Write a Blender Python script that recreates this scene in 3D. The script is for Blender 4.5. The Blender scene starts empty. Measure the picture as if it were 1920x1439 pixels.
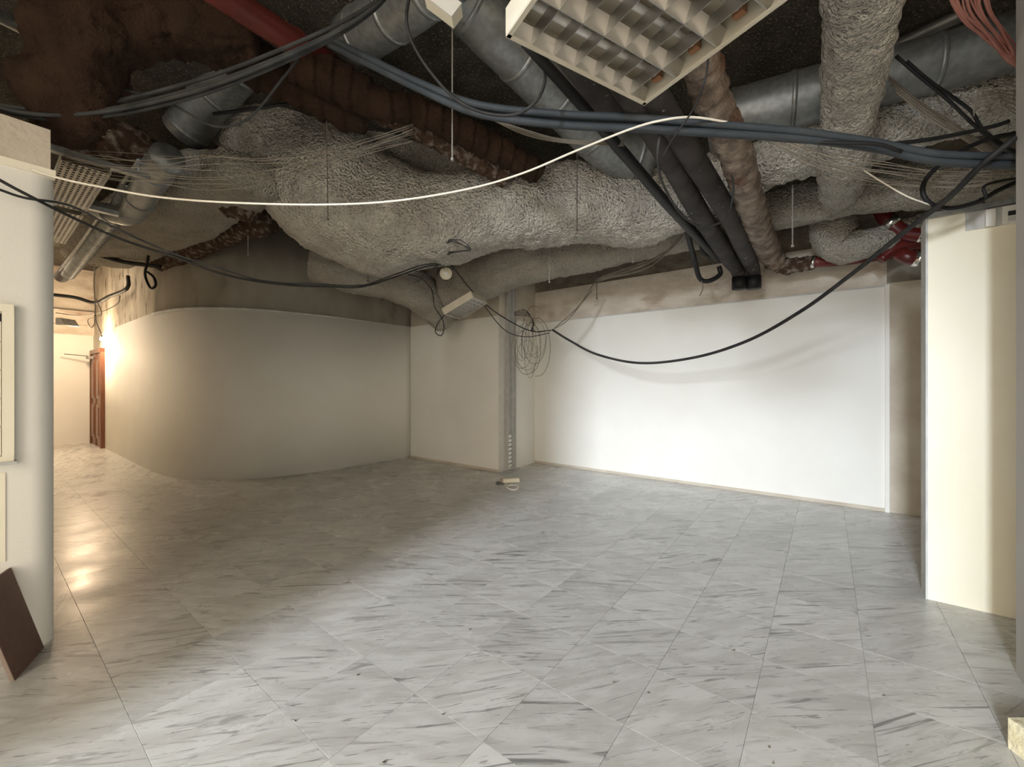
import bpy, bmesh, math, random
from mathutils import Vector, Matrix, noise
S = bpy.context.scene
COL = S.collection
random.seed(7)
FPX, CX, CY, H = 772.0, 960.0, 719.5, 1.55
A = Vector((.607, .795, 0)).normalized()      # wall direction receding to the right
B = Vector((A.y, -A.x, 0))                    # wall direction coming towards the camera
SLAB = 4.5

# ------------------------------------------------------------ camera, light, exposure
cam = bpy.data.objects.new('camera', bpy.data.cameras.new('camera'))
COL.objects.link(cam); cam.location = (0, 0, H); cam.rotation_euler = (math.pi/2, 0, 0)
cam.data.sensor_width = 36; cam.data.lens = FPX/1920*36; cam.data.clip_start = .05
S.camera = cam
S.view_settings.view_transform = 'Standard'; S.view_settings.look = 'None'
S.view_settings.gamma = 1; S.view_settings.use_curve_mapping = False
S.view_settings.exposure = 0.22
w = bpy.data.worlds.new('world'); S.world = w; w.use_nodes = True
w.node_tree.nodes['Background'].inputs[0].default_value = (1.0, .89, .74, 1)
w.node_tree.nodes['Background'].inputs[1].default_value = 4.8
def light(name, kind, loc, power, color, target=None, size=None, spread=None):
    l = bpy.data.lights.new(name, kind); l.energy = power; l.color = color
    o = bpy.data.objects.new(name, l); COL.objects.link(o); o.location = loc
    if kind == 'AREA':
        l.shape = 'RECTANGLE'; l.size, l.size_y = size
        if spread: l.spread = spread
        o.rotation_euler = (Vector(target)-Vector(loc)).to_track_quat('-Z', 'Y').to_euler()
    elif size: l.shadow_soft_size = size
    return o
light('street_daylight', 'AREA', (-8.4, -10.3, 5.3), 480, (.80, .89, 1.0), (0, 3.5, .8), (1.3, 3.6), math.radians(70))
light('corridor_bulb_light', 'POINT', (-9.75, 9.35, 2.62), 105, (1, .74, .48), size=.10)
light('corridor_fill_lamp', 'AREA', (-9.0, 6.6, 3.9), 85, (1, .80, .58), (-9.4, 7.6, 0), (2.6, 2.6))  # unseen area lamp added for the warm glow on the corridor floor

# ------------------------------------------------------------ helpers
def P(px, py, Y): return Vector(((px-CX)/FPX*Y, Y, H-(py-CY)/FPX*Y))
def F(px, py, z=0.0):
    Y = (H-z)*FPX/(py-CY); return Vector(((px-CX)/FPX*Y, Y, z))
def Zp(px, py, z):
    Y = (z-H)*FPX/(CY-py); return P(px, py, Y)
def link(name, me, mat=None, parent=None, smooth=False):
    o = bpy.data.objects.new(name, me); COL.objects.link(o)
    if mat and not me.materials: me.materials.append(mat)
    if parent: o.parent = parent
    if smooth and me.polygons: me.polygons.foreach_set('use_smooth', [True]*len(me.polygons))
    return o
def mesh(name, vs, fs, mat=None, parent=None, smooth=False):
    me = bpy.data.meshes.new(name); me.from_pydata([tuple(v) for v in vs], [], fs); me.update()
    return link(name, me, mat, parent, smooth)
def tag(o, label=None, cat=None, group=None, kind=None):
    if label: o['label'] = label
    if cat: o['category'] = cat
    if group: o['group'] = group
    if kind: o['kind'] = kind
    return o
def empty(name, loc=(0, 0, 0)):
    o = bpy.data.objects.new(name, None); COL.objects.link(o); o.location = loc; o.empty_display_size = .1
    return o
class MB:
    def __init__(s): s.v = []; s.f = []
    def add(s, vs, fs):
        n = len(s.v); s.v += [Vector(v) for v in vs]; s.f += [tuple(i+n for i in f) for f in fs]; return s
    def box(s, c, u, v, w):   # centre and three half-axis vectors
        c, u, v, w = map(Vector, (c, u, v, w))
        vs = [c+i*u+j*v+k*w for i in (-1, 1) for j in (-1, 1) for k in (-1, 1)]
        return s.add(vs, [(0,1,3,2), (4,6,7,5), (0,4,5,1), (2,3,7,6), (0,2,6,4), (1,5,7,3)])
    def prism(s, poly, d):
        n = len(poly); poly = [Vector(p) for p in poly]; d = Vector(d)
        return s.add(poly+[p+d for p in poly], [tuple(range(n))[::-1], tuple(range(n, 2*n))]+[(i, (i+1) % n, (i+1) % n+n, i+n) for i in range(n)])
    def tube(s, pts, r, n=8, caps=True, ell=None, disp=None, ups=None, power=2):
        pts = [Vector(p) for p in pts]; m = len(pts)
        rs = r if isinstance(r, (list, tuple)) else [r]*m
        base = len(s.v); t0 = (pts[1]-pts[0]).normalized()
        up = Vector((0, 0, 1))
        if abs(t0.z) > .95: up = Vector((0, 1, 0))
        side = t0.cross(up).normalized()
        for i in range(m):
            t = (pts[min(i+1, m-1)]-pts[max(i-1, 0)]).normalized()
            side = (side - t*side.dot(t)).normalized(); nv = side.cross(t)
            e = ell[i] if isinstance(ell, list) else (ell or 1.0)
            for k in range(n):
                a = 2*math.pi*k/n; ca, sa = math.cos(a), math.sin(a)
                if power != 2:
                    q = (abs(ca)**power+abs(sa)**power)**(-1/power); ca *= q; sa *= q
                d = side*ca + nv*sa*e
                v = pts[i]+d*rs[i]
                if disp: v = v + d.normalized()*disp(v, i, k, a)
                s.v.append(v)
        for i in range(m-1):
            for k in range(n):
                a, b = base+i*n+k, base+i*n+(k+1) % n
                s.f.append((a, a+n, b+n, b))
        if caps:
            s.f.append(tuple(base+k for k in range(n))); s.f.append(tuple(base+(m-1)*n+k for k in range(n))[::-1])
        return s
    def build(s, name, mat, parent=None, smooth=False): return mesh(name, s.v, s.f, mat, parent, smooth)
def spline(pts, step=.05, closed=False):
    P_ = [Vector(p) for p in pts]; out = []; n = len(P_)
    for i in range(n-1):
        p0 = P_[i-1] if i > 0 else P_[0]*2-P_[1]; p1, p2 = P_[i], P_[i+1]
        p3 = P_[i+2] if i+2 < n else P_[-1]*2-P_[-2]
        k = max(4 if step >= .03 else 1, int((p2-p1).length/step))
        for j in range(k):
            t = j/k
            out.append(.5*((2*p1)+(p2-p0)*t+(2*p0-5*p1+4*p2-p3)*t*t+(3*p1-p0-3*p2+p3)*t**3))
    out.append(P_[-1]); return out
def lerp_list(vals, pts, sp):   # interpolate a value given at the control points onto the spline
    out = []; j = 0
    cum = [0]
    for i in range(1, len(sp)): cum.append(cum[-1]+(sp[i]-sp[i-1]).length)
    idx = []
    for p in pts:
        q = min(range(len(sp)), key=lambda i: (sp[i]-Vector(p)).length); idx.append(q)
    for i in range(len(sp)):
        while j < len(idx)-2 and i > idx[j+1]: j += 1
        a, b = cum[idx[j]], cum[idx[j+1]]
        t = 0 if b <= a else min(1, max(0, (cum[i]-a)/(b-a)))
        t = t*t*(3-2*t)
        out.append(vals[j]*(1-t)+vals[j+1]*t)
    return out

# ------------------------------------------------------------ materials
def mat(name, col, rough=.8, metal=0, col2=None, nscale=5, mix=(.35, .65), bump=0, bscale=80, stretch=None, spec=.5, bdist=.02, bdetail=4, layer=None):
    m = bpy.data.materials.new(name); m.use_nodes = True; N = m.node_tree.nodes; L = m.node_tree.links
    b = N['Principled BSDF']; b.inputs['Roughness'].default_value = rough; b.inputs['Metallic'].default_value = metal
    b.inputs['Specular IOR Level'].default_value = spec
    b.inputs['Base Color'].default_value = (*col, 1)
    tc = N.new('ShaderNodeTexCoord'); src = tc.outputs['Object']
    if stretch:
        mp = N.new('ShaderNodeMapping'); mp.inputs['Scale'].default_value = stretch; L.new(src, mp.inputs[0]); src = mp.outputs[0]
    last = None
    if col2:
        n = N.new('ShaderNodeTexNoise'); n.inputs['Scale'].default_value = nscale; n.inputs['Detail'].default_value = 6; L.new(src, n.inputs['Vector'])
        r = N.new('ShaderNodeValToRGB'); r.color_ramp.elements[0].position = mix[0]; r.color_ramp.elements[1].position = mix[1]
        r.color_ramp.elements[0].color = (*col, 1); r.color_ramp.elements[1].color = (*col2, 1)
        L.new(n.outputs['Fac'], r.inputs[0]); last = r.outputs[0]
        if layer:   # (colour, scale, lo, hi)
            n2 = N.new('ShaderNodeTexNoise'); n2.inputs['Scale'].default_value = layer[1]; n2.inputs['Detail'].default_value = 8; L.new(src, n2.inputs['Vector'])
            r2 = N.new('ShaderNodeMapRange'); r2.inputs['From Min'].default_value = layer[2]; r2.inputs['From Max'].default_value = layer[3]
            L.new(n2.outputs['Fac'], r2.inputs[0])
            mx = N.new('ShaderNodeMix'); mx.data_type = 'RGBA'; L.new(r2.outputs[0], mx.inputs[0]); L.new(last, mx.inputs[6]); mx.inputs[7].default_value = (*layer[0], 1)
            last = mx.outputs[2]
        L.new(last, b.inputs['Base Color'])
    if bump:
        n = N.new('ShaderNodeTexNoise'); n.inputs['Scale'].default_value = bscale; n.inputs['Detail'].default_value = bdetail; L.new(tc.outputs['Object'], n.inputs['Vector'])
        bp = N.new('ShaderNodeBump'); bp.inputs['Strength'].default_value = bump; bp.inputs['Distance'].default_value = bdist
        L.new(n.outputs['Fac'], bp.inputs['Height']); L.new(bp.outputs[0], b.inputs['Normal'])
    return m
M = {}
M['paint'] = mat('white_paint', (.80, .775, .71), .75, col2=(.83, .81, .75), nscale=1.5, bump=.15, bscale=60, bdist=.004)
M['paint_cream'] = mat('cream_paint', (.88, .82, .64), .8, col2=(.90, .85, .70), nscale=2, bump=.2, bscale=50, bdist=.005)
M['grey_and_unlit'] = mat('grey_plaster_and_unlit_paint', (.50, .49, .46), .85, col2=(.54, .53, .50), nscale=2, bump=.15, bscale=60, bdist=.004)  # grey of the chipped patch; on the column it stands for missing light
M['edge'] = mat('board_edge', (.50, .50, .48), .7, col2=(.6, .6, .57), nscale=8)
M['beige_plaster'] = mat('beige_plaster', (.52, .45, .36), .9, col2=(.62, .56, .46), nscale=3, bump=.4, bscale=30)
M['rough_plaster'] = mat('rough_plaster', (.56, .49, .40), .95, col2=(.72, .65, .56), nscale=2.5, bump=.7, bscale=18, layer=((.38, .27, .19), 1.6, .56, .72), stretch=(1, 1, 2))
M['concrete'] = mat('bare_concrete', (.23, .21, .17), .9, col2=(.30, .275, .23), nscale=2.2, bump=.35, bscale=25, layer=((.15, .13, .11), 3, .56, .75), stretch=(1, 1, .35))
M['concrete_light'] = mat('stained_concrete', (.50, .45, .37), .9, col2=(.34, .30, .24), nscale=2.6, bump=.5, bscale=22, layer=((.17, .13, .10), 4, .56, .68), stretch=(1.1, 1.1, .6))
M['dark_concrete'] = mat('dark_rough_concrete', (.17, .14, .11), .95, col2=(.27, .24, .19), nscale=5, bump=.8, bscale=30, layer=((.34, .30, .25), 14, .56, .75), stretch=(1, 1, 1.6))
M['slab'] = mat('dark_slab', (.036, .031, .026), .95, col2=(.075, .066, .053), nscale=4, bump=.8, bscale=40, layer=((.24, .21, .13), 50, .56, .68))  # near-black brown mottle with fine pale flecks
M['spray'] = mat('sprayed_insulation', (.40, .37, .31), .97, col2=(.50, .465, .395), nscale=3.5, bump=1.0, bscale=48, bdist=.06, bdetail=2.5, layer=((.20, .18, .155), 60, .54, .72), spec=.1)  # fine dark layer paints the shade in the pits of the spray
M['spray_light'] = mat('pale_sprayed_insulation', (.56, .52, .46), .97, col2=(.72, .68, .60), nscale=3, mix=(.4, .6), bump=1.0, bscale=38, bdist=.11, bdetail=2.5, layer=((.34, .31, .26), 50, .57, .74), spec=.1)  # dark speckle is pit shade put into the colour
M['rust'] = mat('rust_brown_lagging', (.029, .016, .010), .95, col2=(.05, .028, .017), nscale=6, bump=.9, bscale=60, layer=((.032, .019, .012), 3, .5, .68), spec=.15)
M['rust_dusty'] = mat('dusty_brown_lagging', (.075, .045, .03), .95, col2=(.27, .225, .18), nscale=14, mix=(.50, .70), bump=.9, bscale=50, spec=.15)
M['tan'] = mat('tan_wrapped_lagging', (.15, .11, .085), .6, col2=(.36, .29, .23), nscale=9, mix=(.4, .66), bump=.8, bscale=40, layer=((.13, .055, .03), 4, .56, .7), spec=.45)
M['galv'] = mat('galvanised_steel', (.26, .275, .275), .45, .65, col2=(.36, .375, .37), nscale=22, bump=.15, bscale=12, layer=((.20, .20, .19), 4, .5, .75))
M['galv_dark'] = mat('dull_steel', (.16, .16, .155), .5, .6, col2=(.24, .235, .22), nscale=10)
M['black_pipe'] = mat('dusty_black_pipe', (.028, .025, .025), .75, col2=(.062, .054, .053), nscale=5, bump=.2, bscale=60, layer=((.35, .33, .32), 22, .68, .74), spec=.3)
M['black'] = mat('black_rubber', (.012, .012, .012), .55, spec=.3)
M['cable_black'] = mat('black_cable', (.016, .0155, .015), .6, col2=(.035, .033, .031), nscale=7, spec=.3)
M['cable_grey'] = mat('dusty_grey_cable', (.03, .031, .032), .8, col2=(.06, .06, .058), nscale=6, spec=.25)
M['cable_blue'] = mat('blue_grey_cable', (.034, .041, .047), .65, col2=(.054, .061, .067), nscale=4, spec=.3)
M['cable_white'] = mat('white_cable', (.80, .74, .62), .5)
M['wire'] = mat('dusty_beige_wire', (.17, .145, .11), .8, col2=(.25, .215, .17), nscale=4)
M['wire_dark'] = mat('dusty_dark_wire', (.10, .09, .075), .8)
M['wire_pink'] = mat('faded_pink_wire', (.20, .065, .045), .7, col2=(.30, .13, .10), nscale=6)
M['red'] = mat('red_painted_pipe', (.16, .022, .017), .45, col2=(.12, .018, .014), nscale=4)
M['dark_red'] = mat('dark_red_pipe', (.075, .008, .007), .3, col2=(.13, .014, .011), nscale=8)
M['chrome'] = mat('bright_coupling', (.75, .74, .72), .22, 1)
M['cream_steel'] = mat('cream_enamelled_steel', (.50, .45, .35), .5, col2=(.57, .53, .43), nscale=5)
M['louvre'] = mat('satin_aluminium', (.46, .445, .42), .28, .9)
M['holder'] = mat('brown_lampholder', (.33, .16, .08), .5)
M['glass_tube'] = mat('unlit_tube', (.72, .70, .66), .25)
M['cream_plastic'] = mat('cream_plastic', (.80, .74, .58), .45)
M['white_plastic'] = mat('white_plastic', (.78, .76, .70), .45)
M['wood'] = mat('reddish_brown_wood', (.13, .045, .022), .35, col2=(.20, .08, .04), nscale=6, stretch=(6, 6, .6))
M['brown_tile'] = mat('brown_ceramic', (.15, .08, .058), .6, col2=(.17, .095, .07), nscale=20)
M['tile_edge'] = mat('pale_ceramic_edge', (.50, .40, .33), .8)
M['dark'] = mat('dark_recess', (.02, .02, .02), .9)
M['foam'] = mat('yellow_foam_block', (.62, .55, .34), .9, col2=(.70, .64, .45), nscale=12, bump=.5, bscale=40)
M['rod'] = mat('zinc_rod', (.42, .40, .36), .5, .4)
M['grout'] = mat('grout', (.36, .34, .30), .9, col2=(.44, .42, .38), nscale=6)
M['trunk'] = mat('grey_trunking', (.42, .41, .38), .6, col2=(.50, .49, .46), nscale=8)
M['strip'] = mat('worn_grey_plaster', (.56, .53, .47), .9, col2=(.62, .59, .53), nscale=6)
M['wire_coil'] = mat('pale_brown_wire', (.27, .22, .16), .8, col2=(.36, .31, .24), nscale=4)
M['bulb'] = mat('lit_bulb', (1, .8, .5), .3)
_b = M['bulb'].node_tree.nodes['Principled BSDF']; _b.inputs['Emission Color'].default_value = (1, .80, .52, 1); _b.inputs['Emission Strength'].default_value = 25
def marble():
    m = bpy.data.materials.new('polished_grey_marble'); m.use_nodes = True; N = m.node_tree.nodes; L = m.node_tree.links
    b = N['Principled BSDF']; b.inputs['Roughness'].default_value = .24; b.inputs['Specular IOR Level'].default_value = .5
    tc = N.new('ShaderNodeTexCoord'); oi = N.new('ShaderNodeObjectInfo')
    geo = N.new('ShaderNodeNewGeometry')
    # random per tile offset and a small random turn of the veins
    rz = N.new('ShaderNodeMath'); rz.operation = 'MULTIPLY_ADD'; rz.inputs[1].default_value = .4; rz.inputs[2].default_value = .62; L.new(oi.outputs['Random'], rz.inputs[0])
    cz = N.new('ShaderNodeCombineXYZ'); L.new(rz.outputs[0], cz.inputs[2])
    of = N.new('ShaderNodeMath'); of.operation = 'MULTIPLY'; of.inputs[1].default_value = 97.0; L.new(oi.outputs['Random'], of.inputs[0])
    co = N.new('ShaderNodeCombineXYZ'); L.new(of.outputs[0], co.inputs[0]); L.new(of.outputs[0], co.inputs[2])
    rot = N.new('ShaderNodeMapping'); L.new(tc.outputs['Object'], rot.inputs[0]); L.new(cz.outputs[0], rot.inputs['Rotation']); 
    ad = N.new('ShaderNodeVectorMath'); ad.operation = 'ADD'; L.new(rot.outputs[0], ad.inputs[0]); L.new(co.outputs[0], ad.inputs[1])
    def veins(sx, sy, sc, lo, hi, dist):
        mp = N.new('ShaderNodeMapping'); mp.inputs['Scale'].default_value = (sx, sy, 1); L.new(ad.outputs[0], mp.inputs[0])
        n = N.new('ShaderNodeTexNoise'); n.inputs['Scale'].default_value = sc; n.inputs['Detail'].default_value = 7; n.inputs['Roughness'].default_value = .6
        n.inputs['Distortion'].default_value = dist; L.new(mp.outputs[0], n.inputs['Vector'])
        r = N.new('ShaderNodeMapRange'); r.inputs['From Min'].default_value = lo; r.inputs['From Max'].default_value = hi
        r.interpolation_type = 'SMOOTHSTEP'; L.new(n.outputs['Fac'], r.inputs[0]); return r.outputs[0]
    def mixc(fac, a, bcol):
        mx = N.new('ShaderNodeMix'); mx.data_type = 'RGBA'; L.new(fac, mx.inputs[0])
        if isinstance(a, tuple): mx.inputs[6].default_value = (*a, 1)
        else: L.new(a, mx.inputs[6])
        mx.inputs[7].default_value = (*bcol, 1); return mx.outputs[2]
    c = mixc(veins(1, 4, 3.0, .38, .62, .5), (.64, .63, .595), (.53, .515, .48))
    c = mixc(veins(1, 9, 2.2, .56, .68, 1.0), c, (.36, .35, .325))
    c = mixc(veins(1.5, 16, 3.0, .59, .68, 1.6), c, (.30, .285, .26))
    c = mixc(veins(.8, 11, 1.3, .60, .68, 1.2), c, (.24, .235, .22))
    hv = N.new('ShaderNodeHueSaturation'); L.new(c, hv.inputs['Color'])
    fr = N.new('ShaderNodeMath'); fr.operation = 'MULTIPLY'; fr.inputs[1].default_value = 13.7; L.new(oi.outputs['Random'], fr.inputs[0])
    fr2 = N.new('ShaderNodeMath'); fr2.operation = 'FRACT'; L.new(fr.outputs[0], fr2.inputs[0])
    vv = N.new('ShaderNodeMapRange'); vv.inputs['To Min'].default_value = .90; vv.inputs['To Max'].default_value = 1.05; L.new(fr2.outputs[0], vv.inputs[0]); L.new(vv.outputs[0], hv.inputs['Value'])
    L.new(hv.outputs[0], b.inputs['Base Color'])
    # patchy dust dulls the polish, in world space
    dn = N.new('ShaderNodeTexNoise'); dn.inputs['Scale'].default_value = 2.2; dn.inputs['Detail'].default_value = 8; L.new(geo.outputs['Position'], dn.inputs['Vector'])
    dr = N.new('ShaderNodeMapRange'); dr.inputs['From Min'].default_value = .3; dr.inputs['From Max'].default_value = .7; dr.inputs['To Min'].default_value = .20; dr.inputs['To Max'].default_value = .40
    L.new(dn.outputs['Fac'], dr.inputs[0]); L.new(dr.outputs[0], b.inputs['Roughness'])
    return m
M['marble'] = marble()

# ------------------------------------------------------------ structure
def ribbon(name, pts, z0, z1, th, m, parent=None, side=1, smooth=False):
    """a wall that follows floor points, th thick on the far side"""
    pts = [Vector((p[0], p[1], 0)) for p in pts]; n = len(pts); vs = []
    zt = z1 if isinstance(z1, list) else [z1]*n
    for i in range(n):
        d = Vector((0, 0, 0))
        if i > 0: d += (pts[i]-pts[i-1]).normalized()
        if i < n-1: d += (pts[i+1]-pts[i]).normalized()
        d.normalize(); nv = Vector((-d.y, d.x, 0))*side*th
        if 0 < i < n-1:
            e = (pts[i]-pts[i-1]).normalized(); c = e.dot(d); nv /= max(c, .4)
        vs += [pts[i]+Vector((0, 0, z0)), pts[i]+Vector((0, 0, zt[i])), pts[i]+nv+Vector((0, 0, zt[i])), pts[i]+nv+Vector((0, 0, z0))]
    fs = []
    for i in range(n-1):
        a = i*4; b = a+4
        for k in range(4):
            q = (a+k, a+(k+1) % 4, b+(k+1) % 4, b+k); fs.append(q if side > 0 else q[::-1])
    fs += [(0, 3, 2, 1), ((n-1)*4, (n-1)*4+1, (n-1)*4+2, (n-1)*4+3)]
    o = mesh(name, vs, fs, m, parent)
    if smooth:
        for p in o.data.polygons:
            p.use_smooth = abs(p.normal.z) < .5 
    return o
def struct(o, label=None): o['kind'] = 'structure'; 
# floor slab and marble tiles
fl = MB().box((-2, 1.5, -.105), (14, 0, 0), (0, 14, 0), (0, 0, .1)).build('floor', M['grout']); struct(fl)
T = .45; ang = math.atan2(A.y, A.x)
def tile_mesh():
    h = T/2-.0007; e = .0006; z = -.0006
    vs = [(-h, -h, -.006), (h, -h, -.006), (h, h, -.006), (-h, h, -.006), (-h, -h, z), (h, -h, z), (h, h, z), (-h, h, z),
          (-h+e, -h+e, 0), (h-e, -h+e, 0), (h-e, h-e, 0), (-h+e, h-e, 0)]
    fs = [(0,1,5,4), (1,2,6,5), (2,3,7,6), (3,0,4,7), (4,5,9,8), (5,6,10,9), (6,7,11,10), (7,4,8,11), (8,9,10,11)]
    me = bpy.data.meshes.new('tile'); me.from_pydata(vs, [], fs); me.update(); me.materials.append(M['marble']); return me
tm = tile_mesh(); cells = []
Rz = Matrix.Rotation(ang, 4, 'Z')
WL0 = Vector((-2.735, 2.467, 0))
for i in range(-30, 40):
    for j in range(-36, 22):
        c = A*(1.341+(i+.5)*T) + B*(-1.631+(j+.5)*T)
        if c.y < .9: 
            cells.append((1e6+abs(c.x)+abs(c.y), c)); continue
        px = CX+c.x/c.y*FPX
        b_ = (c-WL0).dot(B)
        if px < -80 or px > 2010: cells.append((2e6, c)); continue
        if px < 104 and b_ < -.3: cells.append((2e6, c)); continue
        cells.append((c.length, c))
cells = [(d, c) for d, c in cells if -13.5 < c.x < 9 and -6 < c.y < 12 ]
def visible(c):   # in front of the walls that bound the view
    if c.y > 9 and c.x > -7: return False
    if (c-F(1008, 868)).dot(A) > .35: return False
    return True
cells.sort(key=lambda t: t[0] + (0 if visible(t[1]) else 5e5))
near = [c for d, c in cells if d < 1e5 and visible(c)][:300]
nearset = set((round(c.x, 3), round(c.y, 3)) for c in near)
for c in near:
    o = bpy.data.objects.new('tile', tm); COL.objects.link(o); o.parent = fl
    o.location = (c.x, c.y, random.uniform(-.0003, .0003)); o.rotation_euler = (0, 0, ang)
rest = MB(); 
for d, c in cells:
    if (round(c.x, 3), round(c.y, 3)) in nearset: continue
    if (c-F(1008, 868)).dot(A) > .4 : continue
    vs = [Rz @ v.co + Vector((c.x, c.y, 0)) for v in tm.vertices]
    rest.add(vs, [tuple(p.vertices) for p in tm.polygons])
ro = rest.build('far_tiles', M['marble'], fl); ro['kind'] = 'stuff'
# ceiling slab
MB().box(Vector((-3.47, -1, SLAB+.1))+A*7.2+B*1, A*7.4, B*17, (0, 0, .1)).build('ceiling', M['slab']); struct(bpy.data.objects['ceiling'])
for k, (pa, pb) in enumerate([((1340, 60), (1560, 55)), ((1330, 8), (1560, 5))]):
    pass
# curved wall, from corridor end to the inner corner
corr_end = F(195, 840)-B*1.45
cw = [corr_end, F(195, 840), F(285, 885), F(305, 891), F(330, 896.5), F(362, 900), F(400, 901), F(450, 900), F(520, 894.5), F(620, 882), F(700, 869), F(770, 858)]
cws = [corr_end, F(195, 840)]+spline(cw[2:], .12)
top_z = [2.80, 2.80]+[2.79-.05*i/(len(cws)-3) for i in range(len(cws)-2)]
wc = ribbon('wall_curved', cws, 0, top_z, .2, M['paint'], smooth=True); struct(wc)
up_c = ribbon('upper_concrete', [Vector(p)+Vector((-.0, .02, 0)) for p in cws[2:]], 2.7, SLAB, .18, M['concrete'], wc, smooth=True)
up_l = ribbon('stained_concrete', [Vector(p)+A*.02 for p in cws[:3]], 2.7, SLAB, .18, M['concrete_light'], wc)
ribbon('board_lip', [Vector(p)-A*.004 for p in cws[2:]], 2.735, [z+.004 for z in top_z[2:]], .03, M['edge'], wc, smooth=True)
# inner wall, return and main back wall
C0 = F(770, 858); C1 = F(938, 885); C1 = C0+B*((C1-C0).dot(B)); C2 = C1+A*((F(1006, 868)-C1).dot(A)); C3 = C2+B*((F(1663, 960)-C2).dot(B)); C4 = C3+B*2.6
wi = ribbon('wall_inner', [C0-B*.2, C1, C2], 0, 2.74, .2, M['paint']); struct(wi)
ribbon('upper_plaster', [C0+A*.015-B*.2, C1+A*.015, C2+A*.015], 2.72, SLAB, .18, M['beige_plaster'], wi)
wb = ribbon('wall_back', [C2, C3], 0, 2.727, .2, M['paint']); struct(wb)
ribbon('plaster_beam', [C2+A*.02-B*.05, C3+A*.02], 2.70, 3.33, .18, M['rough_plaster'], wb)
ribbon('rough_concrete', [C2+A*.10-B*.3, C4+A*.10], 3.2, SLAB, .1, M['dark_concrete'], wb)
ribbon('board_lip', [C2-A*.004, C3-A*.004], 2.722, 2.738, .03, M['edge'], wb)
wb2 = ribbon('wall_alcove', [C3, C4], 0, 2.76, .2, M['beige_plaster']); struct(wb2)
ribbon('upper_concrete', [C3+A*.0, C4+A*.0], 2.761, 3.22, .18, M['concrete'], wb2)
o = MB().box((C3-A*.012)+Vector((0, 0, 1.37)), B*.02, A*.02, (0, 0, 1.37)).build('trim_1', M['paint']); struct(o)
for k, (p, q, sgn) in enumerate([(C0, C1, 1), (C2, C3, 1)]):
    o = MB().box((p+q)/2-A*.006+Vector((0, 0, .02)), (q-p)/2, A*.006, (0, 0, .02)).build('baseboard_'+('inner', 'back')[k], M['beige_plaster']); struct(o)
ribbon('wall_right_return', [C4, C4-A*7], 0, SLAB, .2, M['paint']); struct(bpy.data.objects['wall_right_return'])
# partition on the right
PT = F(1739, 1124)
o = MB().box(PT+B*.9+A*.085+Vector((0, 0, 1.365)), B*.9, A*.085, (0, 0, 1.365)).build('wall_partition', M['paint_cream']); struct(o); part = o
MB().box(PT-B*.004+A*.085+Vector((0, 0, 1.37)), B*.006, A*.09, (0, 0, 1.37)).build('edge_profile', M['edge'], part)
MB().box(PT+B*.9+A*.06+Vector((0, 0, 2.745)), B*.905, A*.10, (0, 0, .016)).build('top_rail', M['galv'], part)
q0 = PT+B*((F(1905, 1160)-PT).dot(B))
# chipped grey patch at the partition top
pa = PT+B*.205; 
prec = MB().box(pa+B*.08-A*.004+Vector((0, 0, 2.665)), B*.10, A*.003, (0, 0, .062)).build('chipped_patch', M['grey_and_unlit'], part)
# near right column
NC = F(1905, 1262)
o = MB().box(NC+B*.6-A*.3+Vector((0, 0, SLAB/2)), B*.6, A*.3, (0, 0, SLAB/2)).build('wall_right_column', M['grey_and_unlit']); struct(o)  # column face is unlit, its shade is put into the grey colour
# left near wall with a rounded end
LE = WL0; arc = []
rr = .10
for k in range(17):
    t = k/16*math.pi/2
    arc.append(LE - A*rr - B*rr + B*rr*math.cos(t) + A*rr*math.sin(t))
lw = [LE-A*6.5, LE-A*3, LE-A*1.0]+arc+[LE-B*.30]
wl = ribbon('wall_left', lw, 0, 2.79, .02, M['paint'], side=1, smooth=False); struct(wl)
MB().box(LE-A*3.4-B*.20+Vector((0, 0, 1.39)), A*3.15, B*.12, (0, 0, 1.39)).build('wall_core', M['paint'], wl)
MB().box(LE-A*3.25+B*.004-B*.02+Vector((0, 0, 2.80)), A*3.25, B*.028, (0, 0, .022)).build('top_rail', M['paint_cream'], wl)
# rough concrete beam above
bm_ = MB(); n = 40
bv = []
for i in range(n+1):
    lim = 3.02
    p = LE-A*(6.3*(1-i/n))-A*.02
    for j, z in enumerate((2.815, 2.88, 2.94, 3.0, 3.06)):
        q = p+B*(.0+.012*noise.noise(Vector((i*.7, z*5, 1))))+Vector((0, 0, z)); bv.append(q)
for i in range(n):
    for j in range(4):
        a = i*5+j; bm_.f.append((a, a+5, a+6, a+1))
bm_.v = bv
bm_.build('upper_concrete', M['beige_plaster'], wl)
MB().box(LE-A*3.2-B*.16+Vector((0, 0, 2.94)), A*3.15, B*.14, (0, 0, .12)).build('beam', M['beige_plaster'], wl)
# rear shopfront (behind the camera): two piers and a head
J = Vector((-3.47, -1.0, 0)); K = J+B*2.6
jl = LE-A*3.2
rw = MB().box((jl+J)/2-A*.1+Vector((0, 0, SLAB/2)), (J-jl)/2, A*.1, (0, 0, SLAB/2))
rw.box(jl-B*4.6-A*.1+Vector((0, 0, SLAB/2)), B*4.5, A*.1, (0, 0, SLAB/2))
rw.box(J+B*1.3-A*.1+Vector((0, 0, 4.18)), B*1.3, A*.1, (0, 0, .32))
rw.box(K+B*.5-A*.1+Vector((0, 0, SLAB/2)), B*.5, A*.1, (0, 0, SLAB/2))
rw.box(K+B*4.6-A*.1+Vector((0, 0, 3.4)), B*3.7, A*.1, (0, 0, 1.1))
o = rw.build('wall_rear', M['paint']); struct(o)
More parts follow.
